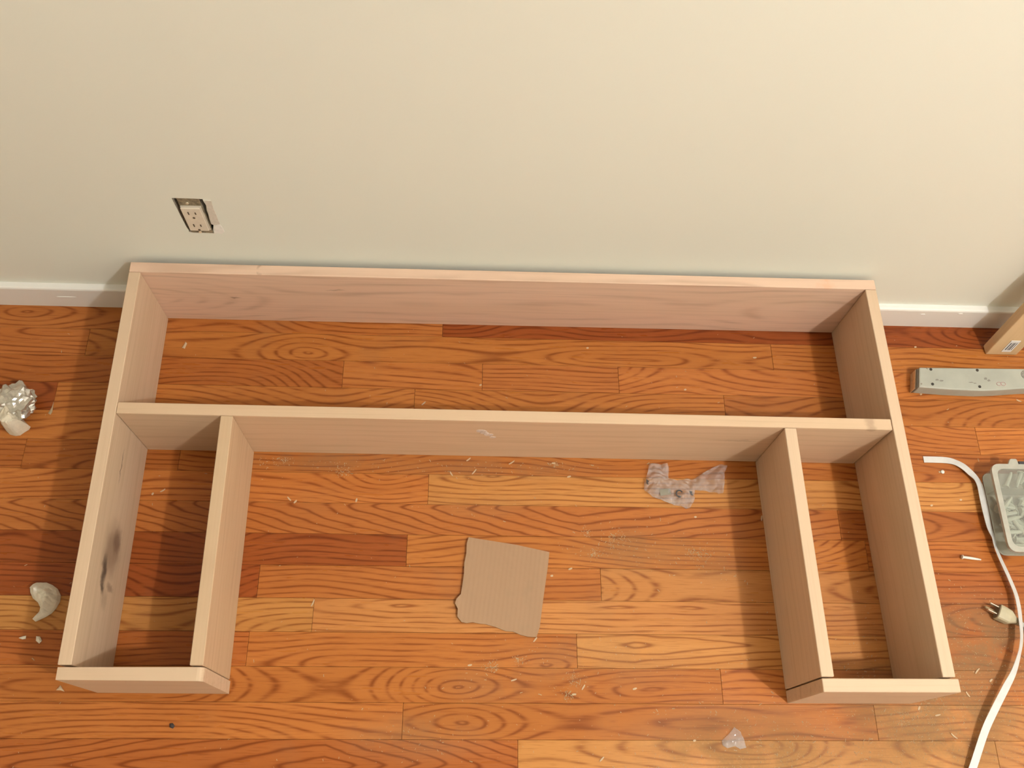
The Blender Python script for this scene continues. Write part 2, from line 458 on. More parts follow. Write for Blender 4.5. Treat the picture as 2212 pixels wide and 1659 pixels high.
board('side_board', [(T, -T - g), (T, -D), (0, -D), (0, -T - g)],
      lumber('knotty_side_board', PALE, DARK, 0.3, 0.02, 0.2, 0.05,
             [(0.455, 0.085, 0.06, 0.05, 0.6, BRN), (0.437, 0.068, 0.028, 0.022, 0.7, BRN), (0.490, 0.103, 0.034, 0.012, 0.85, BLK), (0.515, 0.098, 0.016, 0.010, 0.8, BLK), (0.510, 0.068, 0.007, 0.024, 0.5, BRN), (0.53, 0.085, 0.02, 0.02, 0.3, BRN),
              (0.325, 0.104, 0.036, 0.0022, 0.8, BLK)], 8.1), 'outer board with a dark knot on its inner face')
board('side_board', [(W - T, -T - g), (W - T, -DR), (W, -DR), (W, -T - g)], lumber('plain_side_board', PALE, DARK, 0.2, 0.02, 0.15, 0.05, (), 15.3))
board('middle_board', [(T + g, ymid(T)), (W - T - 0.0014, ymid(W - T)), (W - T - 0.0014, ymid(W - T) - T), (T + g, ymid(T) - T)],
      lumber('middle_board_wood', (0.625, 0.44, 0.29), DARK, 0.3, 0.022, 0.22, 0.04, [(1.205, 0.162, 0.012, 0.012, 0.35, BRN), (1.0, 0.1, 0.05, 0.006, 0.25, BRN)], 22.9), 'long board across the middle of the frame')
board('divider_board', [(XL + T, ymid(XL) - T - g), (XL + T, -D), (XL, -D), (XL, ymid(XL) - T - g)], lumber('left_divider_wood', (0.58, 0.405, 0.255), DARK, 0.35, 0.016, 0.12, 0.05, (), 31.2))
board('divider_board', [(XR, ymid(XR) - T - g), (XR, -DR), (XR + T, -DR), (XR + T, ymid(XR) - T - g)], lumber('right_divider_wood', PALE, DARK, 0.2, 0.02, 0.12, 0.05, (), 44.6))
board('end_board', [(0.001, -D - 0.0032), (XL + T + 0.0012, -D - 0.0022), (XL + T + 0.0012, -D - T - 0.0022), (0.001, -D - T - 0.0012)],
      lumber('left_end_wood', PALE, DARK, 0.25, 0.02, 0.2, 0.1, (), 51.7), 'short end board closing the left bay', True, H - 0.001)
board('end_board', [(XR + 0.0005, -DR - 0.0022), (W + 0.004, -DR - 0.0022), (W + 0.004, -DR - T - 0.0022), (XR + 0.0005, -DR - T - 0.0022)],
      lumber('right_end_wood', PALE, DARK, 0.45, 0.02, 0.5, 0.13, (), 66.1), 'short end board closing the right bay', False, H - 0.0005)
# whitish smear on the face of the middle board
bm = bmesh.new()
for i, (u, v, r) in enumerate(((1038, 933, 0.009), (1046, 937, 0.007), (1056, 941, 0.008), (1064, 946, 0.005))):
    c = PW(u, v, -0.2795)
    pts = [(c.x + r * math.cos(a) * (0.8 + 0.4 * rnd.random()), c.z + 0.6 * r * math.sin(a) * (0.8 + 0.4 * rnd.random())) for a in [k * 2 * math.pi / 9 for k in range(9)]]
    yf = fr(0.6, ymid(0.6) - T).y - 0.0002
    f0 = [bm.verts.new((x, yf - 0.0006, z)) for x, z in pts]; b0 = [bm.verts.new((x, yf + 0.0003, z)) for x, z in pts]
    bm.faces.new(f0)
    for k in range(9): bm.faces.new((f0[k], f0[(k + 1) % 9], b0[(k + 1) % 9], b0[k]))
o = link('glue_smear', mesh_of(bm, 'glue_smear'), plain('dried_glue', (0.62, 0.52, 0.46), 0.5, 0.1, 300), frame, (0, 0, 0)); o['label'] = 'whitish dried glue on the middle board'

# ------------------------------------------------------------------ socket in the wall
xa, xb, za, zb = 0.1205, 0.1505, 0.2490, 0.3100
FY = WY - 0.004
sock = empty('wall_socket', (0.135, WY, 0.277), 'beige double power socket without cover in a ragged wall hole', 'socket')
M_BOX = plain('dull_box_metal', (0.10, 0.085, 0.06), 0.6, 0.4, 120, Metallic=0.3)
M_YOKE = plain('dusty_yoke_metal', (0.28, 0.24, 0.16), 0.55, 0.35, 160, Metallic=0.4)
M_SOCK = plain('beige_socket_plastic', (0.70, 0.62, 0.50), 0.45, 0.05, 60)
M_SLOT = plain('socket_slot_dark', (0.10, 0.07, 0.045), 0.8)
M_BRASS = plain('bright_screw_metal', (0.75, 0.68, 0.52), 0.3, 0.1, 200, Metallic=0.7)
bm = bmesh.new()
bx0, bx1, bz0, bz1 = 0.108, 0.1665, 0.231, 0.337
for y0, y1, q in ((WY + 0.0135, WY + 0.06, None),):
    v = [bm.verts.new((x, y, z)) for y in (y0, y1) for z in (bz0, bz1) for x in (bx0, bx1)]
    for f in ((4, 5, 7, 6), (0, 1, 5, 4), (1, 3, 7, 5), (3, 2, 6, 7), (2, 0, 4, 6)): bm.faces.new([v[i] for i in f])
link('junction_box', mesh_of(bm, 'junction_box'), M_BOX, sock)
yk = link('yoke', mesh_of(box_bm(xa - 0.001, xb + 0.0035, WY + 0.0005, WY + 0.0022, 0.2375, 0.3325, 0.0004), 'yoke'), M_YOKE, sock)
for z in (0.3195, 0.2405):
    bm = bmesh.new(); bmesh.ops.create_uvsphere(bm, u_segments=12, v_segments=6, radius=0.0028)
    for q in bm.verts: q.co.y *= 0.45
    link('screw', mesh_of(bm, 'screw'), M_BRASS, yk, (0.1335, WY - 0.0005, z), smooth=True)
link('socket_body', mesh_of(box_bm(xa, xb + 0.002, FY + 0.002, WY + 0.03, za - 0.001, zb + 0.002, 0.0006), 'socket_body'), plain('socket_body_plastic', (0.55, 0.49, 0.40), 0.5), sock)
face = link('socket_face', mesh_of(box_bm(xa, xb, FY, FY + 0.003, za, zb, 0.0008, 2), 'socket_face'), M_SOCK, sock)
for zc in (0.2935, 0.2605):
    for dx, hz in ((-0.0052, 0.0036), (0.0056, 0.0028)):
        link('slot', mesh_of(box_bm(-0.0010, 0.0010, -0.0003, 0.001, -hz, hz), 'slot'), M_SLOT, face, (0.1355 + dx, FY - 0.0001, zc + 0.004))
    bm = bmesh.new(); bmesh.ops.create_cone(bm, cap_ends=True, segments=12, radius1=0.0021, radius2=0.0021, depth=0.0012, matrix=Matrix.Rotation(math.pi / 2, 4, 'X'))
    link('earth_hole', mesh_of(bm, 'earth_hole'), M_SLOT, face, (0.1358, FY + 0.0002, zc - 0.008))

# ------------------------------------------------------------------ leaning board at the right
M_POST = lumber('leaning_board_wood', (0.63, 0.44, 0.25), DARK, 0.25, 0.018, 0.15, 0.02, (), 71.0)
lean = math.radians(5.2)
post = empty('leaning_board', (1.582, -0.047, 0), 'narrow pale wooden board standing on end and leaning on the wall', 'board')
bm = box_bm(0.0, 0.57, -0.0095, 0.0095, -0.030, 0.030, 0.0016, 2)
R = Matrix.Rotation(-lean, 4, 'X') @ Matrix(((0, 0, 1, 0), (0, 1, 0, 0), (1, 0, 0, 0), (0, 0, 0, 1)))
pb = link('upright', mesh_of(bm, 'upright'), M_POST, post, (1.582, -0.047, 0.0010))
pb.rotation_euler = R.to_euler()
st = link('sticker', mesh_of(box_bm(0.012, 0.050, -0.0105, -0.0094, -0.012, 0.006), 'sticker'), plain('white_sticker', (0.74, 0.72, 0.70), 0.5), post, (1.582, -0.047, 0.0010))
st.rotation_euler = R.to_euler(); st['label'] = 'white sticker with grey bars'
for k in range(4):
    o = link('printed_bar', mesh_of(box_bm(0.019, 0.043, -0.01065, -0.0103, -0.0094 + k * 0.0035, -0.0094 + k * 0.0035 + 0.0014 + 0.0009 * (k % 2)), 'printed_bar'), plain('bar_ink', (0.07, 0.075, 0.085), 0.6) if k == 0 else bpy.data.materials['bar_ink'], st)
    o.location = (0, 0, 0)

# ------------------------------------------------------------------ power strip
ZT = 0.030
M_STRIP = plain('grey_strip_plastic', (0.37, 0.375, 0.32), 0.5, 0.06, 30)
strip = empty('power_strip', (1.50, -0.12, 0), 'grey power strip lying upside down with dark screw holes', 'power strip')
ou = [(1.4025, -0.1005), (1.60, -0.0985), (1.735, -0.0975), (1.750, -0.104), (1.750, -0.128), (1.735, -0.135), (1.66, -0.1355), (1.5916, -0.139), (1.545, -0.1435), (1.5082, -0.1455), (1.45, -0.144), (1.3945, -0.1405)]
bm = prism_bm(ou, 0.002, ZT, 0.0022, 2)
body = link('strip_body', mesh_of(bm, 'strip_body'), M_STRIP, strip)
bm = prism_bm([(1.3995, -0.1015), (1.4035, -0.1015), (1.3955, -0.1395), (1.3915, -0.1395)], 0.001, ZT - 0.004, 0.0008)
o = link('end_cap', mesh_of(bm, 'end_cap'), plain('dark_end_plastic', (0.10, 0.08, 0.055), 0.5), strip); o['label'] = 'darker end cap with a bright metal edge'
link('metal_edge', mesh_of(prism_bm([(1.3985, -0.1015), (1.3996, -0.1015), (1.3916, -0.1395), (1.3905, -0.1395)], 0.001, ZT - 0.008, 0.0002), 'metal_edge'), M_BRASS, o)
M_HOLE = plain('screw_hole_dark', (0.03, 0.025, 0.02), 0.6)
for u, v in ((2010.7, 798), (2014.5, 829.7), (2111, 799.8), (2116.3, 835.3)):
    c = P(u, v, ZT)
    bm = bmesh.new(); bmesh.ops.create_cone(bm, cap_ends=True, segments=14, radius1=0.0029, radius2=0.0025, depth=0.0012)
    link('screw', mesh_of(bm, 'screw'), M_HOLE, body, (c.x, c.y, ZT + 0.0002))
for u, v in ((2003, 796), (1990.5, 829)):
    c = P(u, v, ZT)
    bm = bmesh.new(); bmesh.ops.create_cone(bm, cap_ends=True, segments=12, radius1=0.0018, radius2=0.0014, depth=0.0014)
    link('foot', mesh_of(bm, 'foot'), plain('grey_foot_rubber', (0.30, 0.28, 0.23), 0.6), body, (c.x, c.y, ZT + 0.0003))
def smudge(u, v, L, wd, mat, par, z):
    c = P(u, v, z)
    bm = sheet_bm([(L / 2 * math.cos(a) * (0.7 + 0.5 * rnd.random()), wd / 2 * math.sin(a) * (0.7 + 0.5 * rnd.random())) for a in [k * math.pi / 6 for k in range(12)]], (1,))
    close_below(bm, 0.0003)
    return link('print_mark', mesh_of(bm, 'print_mark'), mat, par, (c.x, c.y, z + 0.0003))
M_INK = plain('faded_grey_ink', (0.22, 0.21, 0.18), 0.6, 0.3, 400)
M_INKP = plain('faded_red_ink', (0.42, 0.25, 0.24), 0.6, 0.3, 400)
for u, v, L, wd in ((2024, 820.5, 0.007, 0.0035), (2034, 822.5, 0.008, 0.004), (2129, 818, 0.006, 0.005), (2136, 822, 0.006, 0.004), (2098, 826, 0.010, 0.0016), (2106, 828, 0.006, 0.0016)):
    smudge(u, v, L, wd, M_INK, body, ZT)
for k in range(2):
    c = P(2158 + 9 * k, 829.5, ZT)
    bm = tube_bm([(0.0045 * math.cos(a), 0.0035 * math.sin(a), 0) for a in [q * 2 * math.pi / 14 for q in range(15)]], 0.0005, 6)
    link('print_mark', mesh_of(bm, 'print_mark'), M_INKP, body, (c.x, c.y, ZT + 0.0002))
c = P(2217, 810, ZT)
bm = bmesh.new(); bmesh.ops.create_cone(bm, cap_ends=True, segments=20, radius1=0.010, radius2=0.010, depth=0.001)
link('rating_label', mesh_of(bm, 'rating_label'), M_INK, body, (c.x, c.y, ZT + 0.0003))

# ------------------------------------------------------------------ parts case with anchors
BZ = 0.042
def rounded(pts, r, n=5):
    out = []; m = len(pts)
    for i in range(m):
        a, b, c = Vector(pts[i - 1]), Vector(pts[i]), Vector(pts[(i + 1) % m])
        u = (a - b).normalized(); v = (c - b).normalized()
        p0, p1 = b + u * r, b + v * r
        for k in range(n + 1):
            t = k / n; out.append(tuple(p0 * (1 - t) ** 2 + b * 2 * t * (1 - t) + p1 * t * t))
    return out
g = N('clear_case_plastic')
mx = g.n('ShaderNodeMixShader'); tr = g.n('ShaderNodeBsdfTransparent'); tr.inputs[0].default_value = (0.93, 0.94, 0.92, 1)
g.fin((0.62, 0.61, 0.56), 0.22, IOR=1.45)
g.t.links.new(tr.outputs[0], mx.inputs[1]); g.t.links.new(g.b.outputs[0], mx.inputs[2]); mx.inputs[0].default_value = 0.16
g.t.links.new(mx.outputs[0], g.out.inputs[0])
M_CASE = g.m
M_CASEF = plain('frosted_case_rim', (0.40, 0.385, 0.33), 0.35, 0.08, 60)
corn = [(1.488, -0.291), (1.487, -0.4475), (1.590, -0.4475), (1.591, -0.291)]
case = empty('parts_case', (1.54, -0.37, 0), 'clear plastic case filled with grey wall anchors', 'case')
def shell(poly_out, poly_in, z0, z1, bev=0.0):
    bm = bmesh.new(); n = len(poly_out)
    L = [[bm.verts.new((q[0], q[1], z)) for q in pl] for pl, z in ((poly_out, z0), (poly_out, z1), (poly_in, z1), (poly_in, z0))]
    for a, b in zip(L, L[1:] + L[:1]):
        for i in range(n): bm.faces.new((a[i], a[(i + 1) % n], b[(i + 1) % n], b[i]))
    return bm
def inset(pl, d):
    cx = sum(q[0] for q in pl) / len(pl); cy = sum(q[1] for q in pl) / len(pl)
    return [(cx + (q[0] - cx) * (1 - d / 0.052), cy + (q[1] - cy) * (1 - d / 0.078)) for q in pl]
RO = rounded(corn, 0.016)
link('case_wall', mesh_of(shell(inset(RO, 0.003), inset(RO, 0.005), 0.002, BZ - 0.004), 'case_wall'), M_CASE, case, smooth=False)
link('case_bottom', mesh_of(prism_bm(inset(RO, 0.004), 0.0005, 0.0025), 'case_bottom'), M_CASEF, case)
link('case_rim', mesh_of(shell(RO, inset(RO, 0.009), BZ - 0.006, BZ), 'case_rim'), M_CASEF, case)
link('case_lid', mesh_of(prism_bm(inset(RO, 0.009), BZ - 0.0015, BZ - 0.0003), 'case_lid'), M_CASE, case)
link('latch', mesh_of(prism_bm(rounded([(1.520, -0.292), (1.540, -0.292), (1.538, -0.281), (1.526, -0.281)], 0.003), BZ - 0.005, BZ - 0.0005, 0.0006), 'latch'), M_CASEF, case)
link('hinge_clip', mesh_of(prism_bm([(1.5425, -0.2905), (1.556, -0.2905), (1.556, -0.284), (1.5425, -0.284)], BZ - 0.014, BZ - 0.004, 0.0006), 'hinge_clip'), plain('dark_clip', (0.05, 0.045, 0.05), 0.5), case)
link('partition', mesh_of(box_bm(1.494, 1.586, -0.3355, -0.334, 0.003, BZ - 0.004), 'partition'), M_CASE, case)
M_ANC = plain('grey_anchor_plastic', (0.52, 0.54, 0.46), 0.45, 0.08, 80)
M_ANCW = plain('white_anchor_plastic', (0.72, 0.70, 0.64), 0.45, 0.06, 80)
def anchor_mesh(L=0.027, r=0.003):
    bm = tube_bm([(0, 0, 0), (0.0012, 0, 0), (0.0014, 0, 0), (L * 0.45, 0, 0), (L * 0.8, 0, 0), (L, 0, 0)], [r * 1.75, r * 1.75, r, r * 1.05, r * 0.85, r * 0.5], 9)
    return mesh_of(bm, 'wall_anchor')
am = anchor_mesh(0.031, 0.0036); am.materials.append(M_ANC)
k = 0
for layer in range(3):
    for i in range(18):
        x = 1.500 + 0.070 * rnd.random(); y = -0.436 + 0.088 * rnd.random(); a = rnd.uniform(0, 2 * math.pi)
        if layer == 2 and i > 13: y = rnd.uniform(-0.325, -0.308)
        dx, dy = math.cos(a) * 0.0155, math.sin(a) * 0.0155
        x = min(max(x, 1.4985 + abs(dx)), 1.578 - abs(dx)); 
        if y < -0.336: y = min(max(y, -0.434 + abs(dy)), -0.341 - abs(dy))
        else: y = min(max(y, -0.330 + abs(dy)), -0.302 - abs(dy)) if abs(dy) < 0.012 else -0.316
        o = bpy.data.objects.new('wall_anchor', am); COL.objects.link(o)
        o.location = (x - dx, y - dy, 0.0095 + layer * 0.0095 + rnd.uniform(0, 0.002)); o.rotation_euler = (rnd.uniform(0, 6), rnd.uniform(-0.1, 0.1), a)
        tag(o, 'grey plastic wall anchor in the heap inside the clear case', 'wall anchor', 'wall anchors in the clear case')
# a loose one and a bead on the floor
a0, a1 = P(2078, 1203, 0.004), P(2119, 1209, 0.004)
o = link('wall_anchor', anchor_mesh((a1 - a0).length, 0.0022), M_ANCW, None, (a0.x, a0.y, 0.0040), (0, 0.0, math.atan2(a1.y - a0.y, a1.x - a0.x)))
tag(o, 'loose white plastic wall anchor lying on the floor left of the strap', 'wall anchor')
c = P(2035, 1020)
bm = bmesh.new(); bmesh.ops.create_uvsphere(bm, u_segments=14, v_segments=8, radius=0.0036)
for q in bm.verts: q.co.z *= 0.55
tag(link('plaster_crumb', mesh_of(bm, 'plaster_crumb'), M_ANCW, None, (c.x, c.y, 0.0019), smooth=True), 'tiny round white crumb under the end of the white strap', 'crumb')

# ------------------------------------------------------------------ white strap
SP = [(1995, 992.5, 0.0012, 12.6), (2020, 993, 0.0012, 12.6), (2046, 994.5, 0.0025, 12.4), (2064, 999, 0.004, 11), (2081, 1008, 0.006, 12.6), (2096, 1021, 0.008, 12.6), (2109, 1034, 0.009, 10), (2117, 1050, 0.011, 11.0), (2122, 1072, 0.012, 12), (2128, 1100, 0.0125, 12), (2137, 1139, 0.0125, 9),
      (2146, 1161, 0.0125, 5.5), (2150, 1179, 0.012, 4.5), (2159, 1202, 0.012, 5.5), (2171, 1228, 0.012, 6.2), (2180, 1248, 0.012, 6.4), (2194, 1282, 0.013, 6.6), (2201, 1312, 0.0155, 6.8), (2204.5, 1341, 0.0185, 6), (2207, 1376, 0.021, 4.5), (2203, 1408, 0.021, 3.6), (2190.5, 1450, 0.021, 8), (2173, 1485, 0.020, 11.5), (2147.5, 1535.5, 0.018, 12.2), (2127, 1581, 0.014, 12.6), (2102, 1657, 0.010, 12.6), (2075, 1730, 0.004, 12.6), (2048, 1800, 0.0015, 12.6)]
SWD = 12.6
pts = [P(u, v, z) for u, v, z, _ in SP]; tw = [w_ for *_, w_ in SP]
def catmull(a, b, c, d, t):
    return 0.5 * ((2 * b) + (-a + c) * t + (2 * a - 5 * b + 4 * c - d) * t * t + (-a + 3 * b - 3 * c + d) * t ** 3)
bm = bmesh.new(); rows = []
n = len(pts)
sam = []
for i in range(n - 1):
    for k in range(5):
        t = k / 5
        sam.append((catmull(pts[max(i - 1, 0)], pts[i], pts[i + 1], pts[min(i + 2, n - 1)], t), tw[i] * (1 - t) + tw[i + 1] * t, i + t))
sam.append((pts[-1], tw[-1], n - 1))
for j, (q, wd, pos) in enumerate(sam):
    tg = (sam[min(j + 1, len(sam) - 1)][0] - sam[max(j - 1, 0)][0]).normalized()
    side = tg.cross(Vector((0, 0, 1))).normalized()
    # the strap rolls its far edge up in the bent stretch, then lies down again
    ang = max(0.0, math.acos(min(1, 0.86 * wd / SWD)) - 0.54)
    sg = 1
    up = Vector((0, 0, 1))
    s2 = side * math.cos(ang) + up * math.sin(ang) * sg
    nn = s2.cross(tg).normalized()
    hw = 0.0058
    r = [q + s2 * hw + nn * 0.0004, q - s2 * hw + nn * 0.0004, q - s2 * hw - nn * 0.0004, q + s2 * hw - nn * 0.0004]
    lo = min(v.z for v in r)
    if lo < 0.0004: r = [v + Vector((0, 0, 0.0004 - lo)) for v in r]
    rows.append([bm.verts.new(v) for v in r])
for a, b in zip(rows, rows[1:]):
    for k in range(4): bm.faces.new((a[k], a[(k + 1) % 4], b[(k + 1) % 4], b[k]))
bm.faces.new(rows[0]); bm.faces.new(rows[-1])
tag(link('packing_strap', mesh_of(bm, 'packing_strap'), plain('white_strap_plastic', (0.60, 0.59, 0.575), 0.4, 0.05, 60)), 'long white plastic strap curling over the floor right of the frame', 'strap')

# ------------------------------------------------------------------ plug
M_PLUG = plain('grey_beige_plug', (0.44, 0.385, 0.26), 0.5, 0.06, 60)
M_CORD = plain('grey_cord', (0.45, 0.44, 0.40), 0.5, 0.06, 60)
M_PRONG = plain('bright_prong', (0.78, 0.70, 0.62), 0.2, 0.05, 100, Metallic=0.9)
PZ = 0.0115
f0 = P(2154, 1321, PZ); f1 = P(2197, 1343, PZ)
plug = empty('power_plug', (f0.x, f0.y, 0), 'grey three pin plug with its cord lying under the white strap', 'plug')
ax = (f1 - f0).normalized(); sd_ = Vector((-ax.y, ax.x, 0))
def loft(secs):
    bm = bmesh.new(); rg = []
    for t, hw, hh in secs:
        c = f0 + ax * t; ring = []
        for k in range(16):
            a = 2 * math.pi * k / 16
            ca, sa = math.cos(a), math.sin(a)
            q = 0.62
            ring.append(bm.verts.new(c + sd_ * hw * math.copysign(abs(ca) ** q, ca) + Vector((0, 0, hh * math.copysign(abs(sa) ** q, sa)))))
        rg.append(ring)
    for a, b in zip(rg, rg[1:]):
        for k in range(16): bm.faces.new((a[k], a[(k + 1) % 16], b[(k + 1) % 16], b[k]))
    bm.faces.new(rg[0]); bm.faces.new(rg[-1])
    return bm
Lp = (f1 - f0).length
pbdy = link('plug_body', mesh_of(loft([(0, 0.0125, 0.0100), (0.001, 0.0132, 0.0108), (0.010, 0.0130, 0.0108), (0.020, 0.0122, 0.0100), (0.024, 0.0095, 0.0085), (0.028, 0.0068, 0.0065), (0.030, 0.0062, 0.006)]), 'plug_body'), M_PLUG, plug)
link('plug_face', mesh_of(loft([(-0.0008, 0.0112, 0.0090), (0.0004, 0.0118, 0.0094)]), 'plug_face'), plain('dark_plug_face', (0.16, 0.13, 0.085), 0.6), plug)
for k in range(3):
    t = 0.0305 + k * 0.0030
    link('strain_relief', mesh_of(loft([(t, 0.0058 - k * 0.0005, 0.0058 - k * 0.0005), (t + 0.0018, 0.0056 - k * 0.0005, 0.0056 - k * 0.0005)]), 'strain_relief'), M_PLUG, plug)
ang = math.atan2(ax.y, ax.x)
for s in (-1, 1):
    c = f0 + sd_ * s * 0.0062 + Vector((0, 0, 0.003))
    link('prong', mesh_of(box_bm(-0.0165, 0.0, -0.0009, 0.0009, -0.0030, 0.0030, 0.0003), 'prong'), M_PRONG, plug, c, (0, 0, ang))
c = f0 + Vector((0, 0, -0.005))
link('earth_pin', mesh_of(tube_bm([(-0.0190, 0, 0), (-0.0170, 0, 0), (0, 0, 0)], [0.0012, 0.0023, 0.0023], 10), 'earth_pin'), plain('brown_pin_metal', (0.40, 0.30, 0.18), 0.35, Metallic=0.7), plug, c, (0, 0, ang))
cp = [f0 + ax * 0.030, f0 + ax * 0.040, f0 + ax * 0.052 + Vector((0, 0, -0.002)), P(2216, 1360, 0.007), P(2245, 1372, 0.005), P(2300, 1376, 0.0042), P(2370, 1360, 0.0042)]
cs = []
for i in range(len(cp) - 1):
    for k in range(5): cs.append(catmull(cp[max(i - 1, 0)], cp[i], cp[i + 1], cp[min(i + 2, len(cp) - 1)], k / 5))
link('cord', mesh_of(tube_bm(cs, 0.0038, 10), 'cord'), M_CORD, plug, smooth=True)

# ------------------------------------------------------------------ cardboard
CB = [(1012.5, 1161), (1060, 1168), (1117, 1177), (1187, 1192.5), (1183, 1228), (1177, 1270), (1171, 1314), (1166, 1354.5), (1159, 1376), (1140, 1375), (1124, 1371), (1108, 1364), (1092, 1363), (1070, 1354), (1048, 1348), (1035, 1347), (1021, 1344), (1008, 1346), (997, 1344), (988, 1332.6), (989, 1315.7), (983, 1304), (986, 1294), (995.7, 1283.6), (999, 1262), (1002.4, 1238), (1003, 1216), (1007.5, 1196), (1008, 1175)]
c0 = P(1090, 1265)
poly = [(P(u, v, 0.004).x - c0.x, P(u, v, 0.004).y - c0.y) for u, v in CB]
bm = sheet_bm(poly, (2, 2))
for q in bm.verts:
    x, y = q.co.x, q.co.y
    q.co.z = 0.0036 + 0.004 * max(0, -x / 0.09) ** 2 + 0.0006 * noise.noise(Vector((x * 40, y * 12, 0)))
close_below(bm, 0.0030)
lo = min(q.co.z for q in bm.verts)
for q in bm.verts: q.co.z += 0.0004 - lo
g = N('corrugated_cardboard')
co = g.n('ShaderNodeTexCoord').outputs['Object']; x, y, z = g.sep(co)
ln = g.math('MULTIPLY_ADD', g.math('SINE', g.math('MULTIPLY', g.math('ADD', x, g.math('MULTIPLY', y, -0.12)), 2 * math.pi / 0.0075)), 0.5, 0.5)
fib = g.noise(g.xyz(g.math('MULTIPLY', x, 400.0), g.math('MULTIPLY', y, 60.0), 0.0), 1.0, 3.0)
spot = g.step(g.noise(co, 38.0, 3.0), 0.55, 0.75)
cc = g.mix(g.math('MULTIPLY', ln, 0.10), (0.37, 0.225, 0.13), (0.28, 0.165, 0.095))
cc = g.mix(g.math('MULTIPLY', fib, 0.2), cc, (0.36, 0.22, 0.13)); cc = g.mix(g.math('MULTIPLY', spot, 0.3), cc, (0.30, 0.20, 0.12))
g.bump(ln, 0.15, 0.001)
tag(link('cardboard_scrap', mesh_of(bm, 'cardboard_scrap'), g.fin(cc, 0.85), None, (c0.x, c0.y, 0)), 'torn square of brown cardboard lying on the floor inside the frame', 'cardboard')

# ------------------------------------------------------------------ clear film
g = N('clear_packing_film')
mx = g.n('ShaderNodeMixShader'); tr = g.n('ShaderNodeBsdfTransparent'); tr.inputs[0].default_value = (0.97, 0.965, 0.96, 1)
g.fin((0.72, 0.68, 0.66), 0.14, IOR=1.6)
fc = g.n('ShaderNodeTexNoise'); g.set(fc.inputs['Vector'], g.n('ShaderNodeTexCoord').outputs['Object']); fc.inputs['Scale'].default_value = 35
g.set(mx.inputs[0], g.math('MULTIPLY_ADD', g.step(fc.outputs[0], 0.35, 0.7), 0.12, 0.16))
g.t.links.new(tr.outputs[0], mx.inputs[1]); g.t.links.new(g.b.outputs[0], mx.inputs[2]); g.t.links.new(mx.outputs[0], g.out.inputs[0])
M_FILM = g.m
M_FILMINK = plain('black_film_print', (0.05, 0.045, 0.045), 0.4)
M_FILMGREY = plain('grey_film_print', (0.22, 0.20, 0.15), 0.5)
def film(px, name, label, hmax, seed, marks=(), cuts=(3, 3)):
    c = P(*px[0]); poly = [(P(u, v, hmax * 0.4).x - c.x, P(u, v, hmax * 0.4).y - c.y) for u, v in px]
    def h(x, y):
        e = min(1, edge_dist(x, y, poly) / 0.02)
        q = Vector((x * 45 + seed, y * 45, seed))
        return 0.0012 + hmax * (0.35 * e ** 0.6 + 0.6 * abs(noise.noise(q)) + 0.35 * abs(noise.noise(q * 2.3)))
    bm = sheet_bm(poly, cuts)
    for q in bm.verts: q.co.z = h(q.co.x, q.co.y)
    close_below(bm, 0.0004)
    par = empty(name, (c.x, c.y, 0), label, 'plastic film')
    link('film', mesh_of(bm, 'film'), M_FILM, par, (c.x, c.y, 0))
    for u, v, kind in marks:
        m = P(u, v, hmax * 0.6); lx, ly = m.x - c.x, m.y - c.y; z = h(lx, ly) + 0.0012
        if kind == 'ring':
            bm = tube_bm([(0.0055 * math.cos(a), 0.0055 * math.sin(a), 0) for a in [0.5 + k * 4.9 / 14 for k in range(15)]], [0.0013] * 12 + [0.0021, 0.0018, 0.0006], 6, flat=0.3)
        elif kind == 'square':
            bm = box_bm(-0.010, 0.010, -0.006, 0.005, -0.0002, 0.0002)
        else:
            bm = prism_bm([(-0.003, 0.005), (0.003, 0.002), (0.001, 0.0), (0.003, -0.005), (-0.001, -0.003)], -0.0002, 0.0002)
        o = link('printed_mark', mesh_of(bm, 'printed_mark'), M_FILMGREY if kind == 'square' else M_FILMINK, par, (m.x, m.y, z), (rnd.uniform(-.15, .15), rnd.uniform(-.15, .15), rnd.uniform(-.3, .3)))
film([(1403, 1001), (1398, 1025), (1392, 1045), (1392, 1056), (1404, 1068), (1440, 1084), (1483, 1097), (1491, 1096), (1500, 1082), (1502, 1058), (1520, 1058), (1536, 1062), (1553, 1067), (1564, 1063), (1566, 1040), (1567, 1019), (1573, 1004), (1557, 1001), (1535, 1012), (1512, 1026), (1498, 1034), (1485, 1033), (1465, 1036), (1445, 1031), (1446, 1015), (1442, 1001)],
     'air_pillow_film', 'crumpled clear printed plastic film lying against the middle board', 0.020, 4.2,
     [(1467, 1067, 'ring'), (1437, 1062, 'square'), (1399, 1040, 'arrow'), (1494, 1064, 'arrow')])
film([(1560, 1600), (1575, 1585), (1587, 1570), (1600, 1580), (1608, 1597), (1613, 1615), (1600, 1618), (1588, 1612), (1572, 1616), (1562, 1610)],
     'film_scrap', 'small scrap of clear shiny plastic film near the bottom edge', 0.010, 9.1, (), (2, 2))

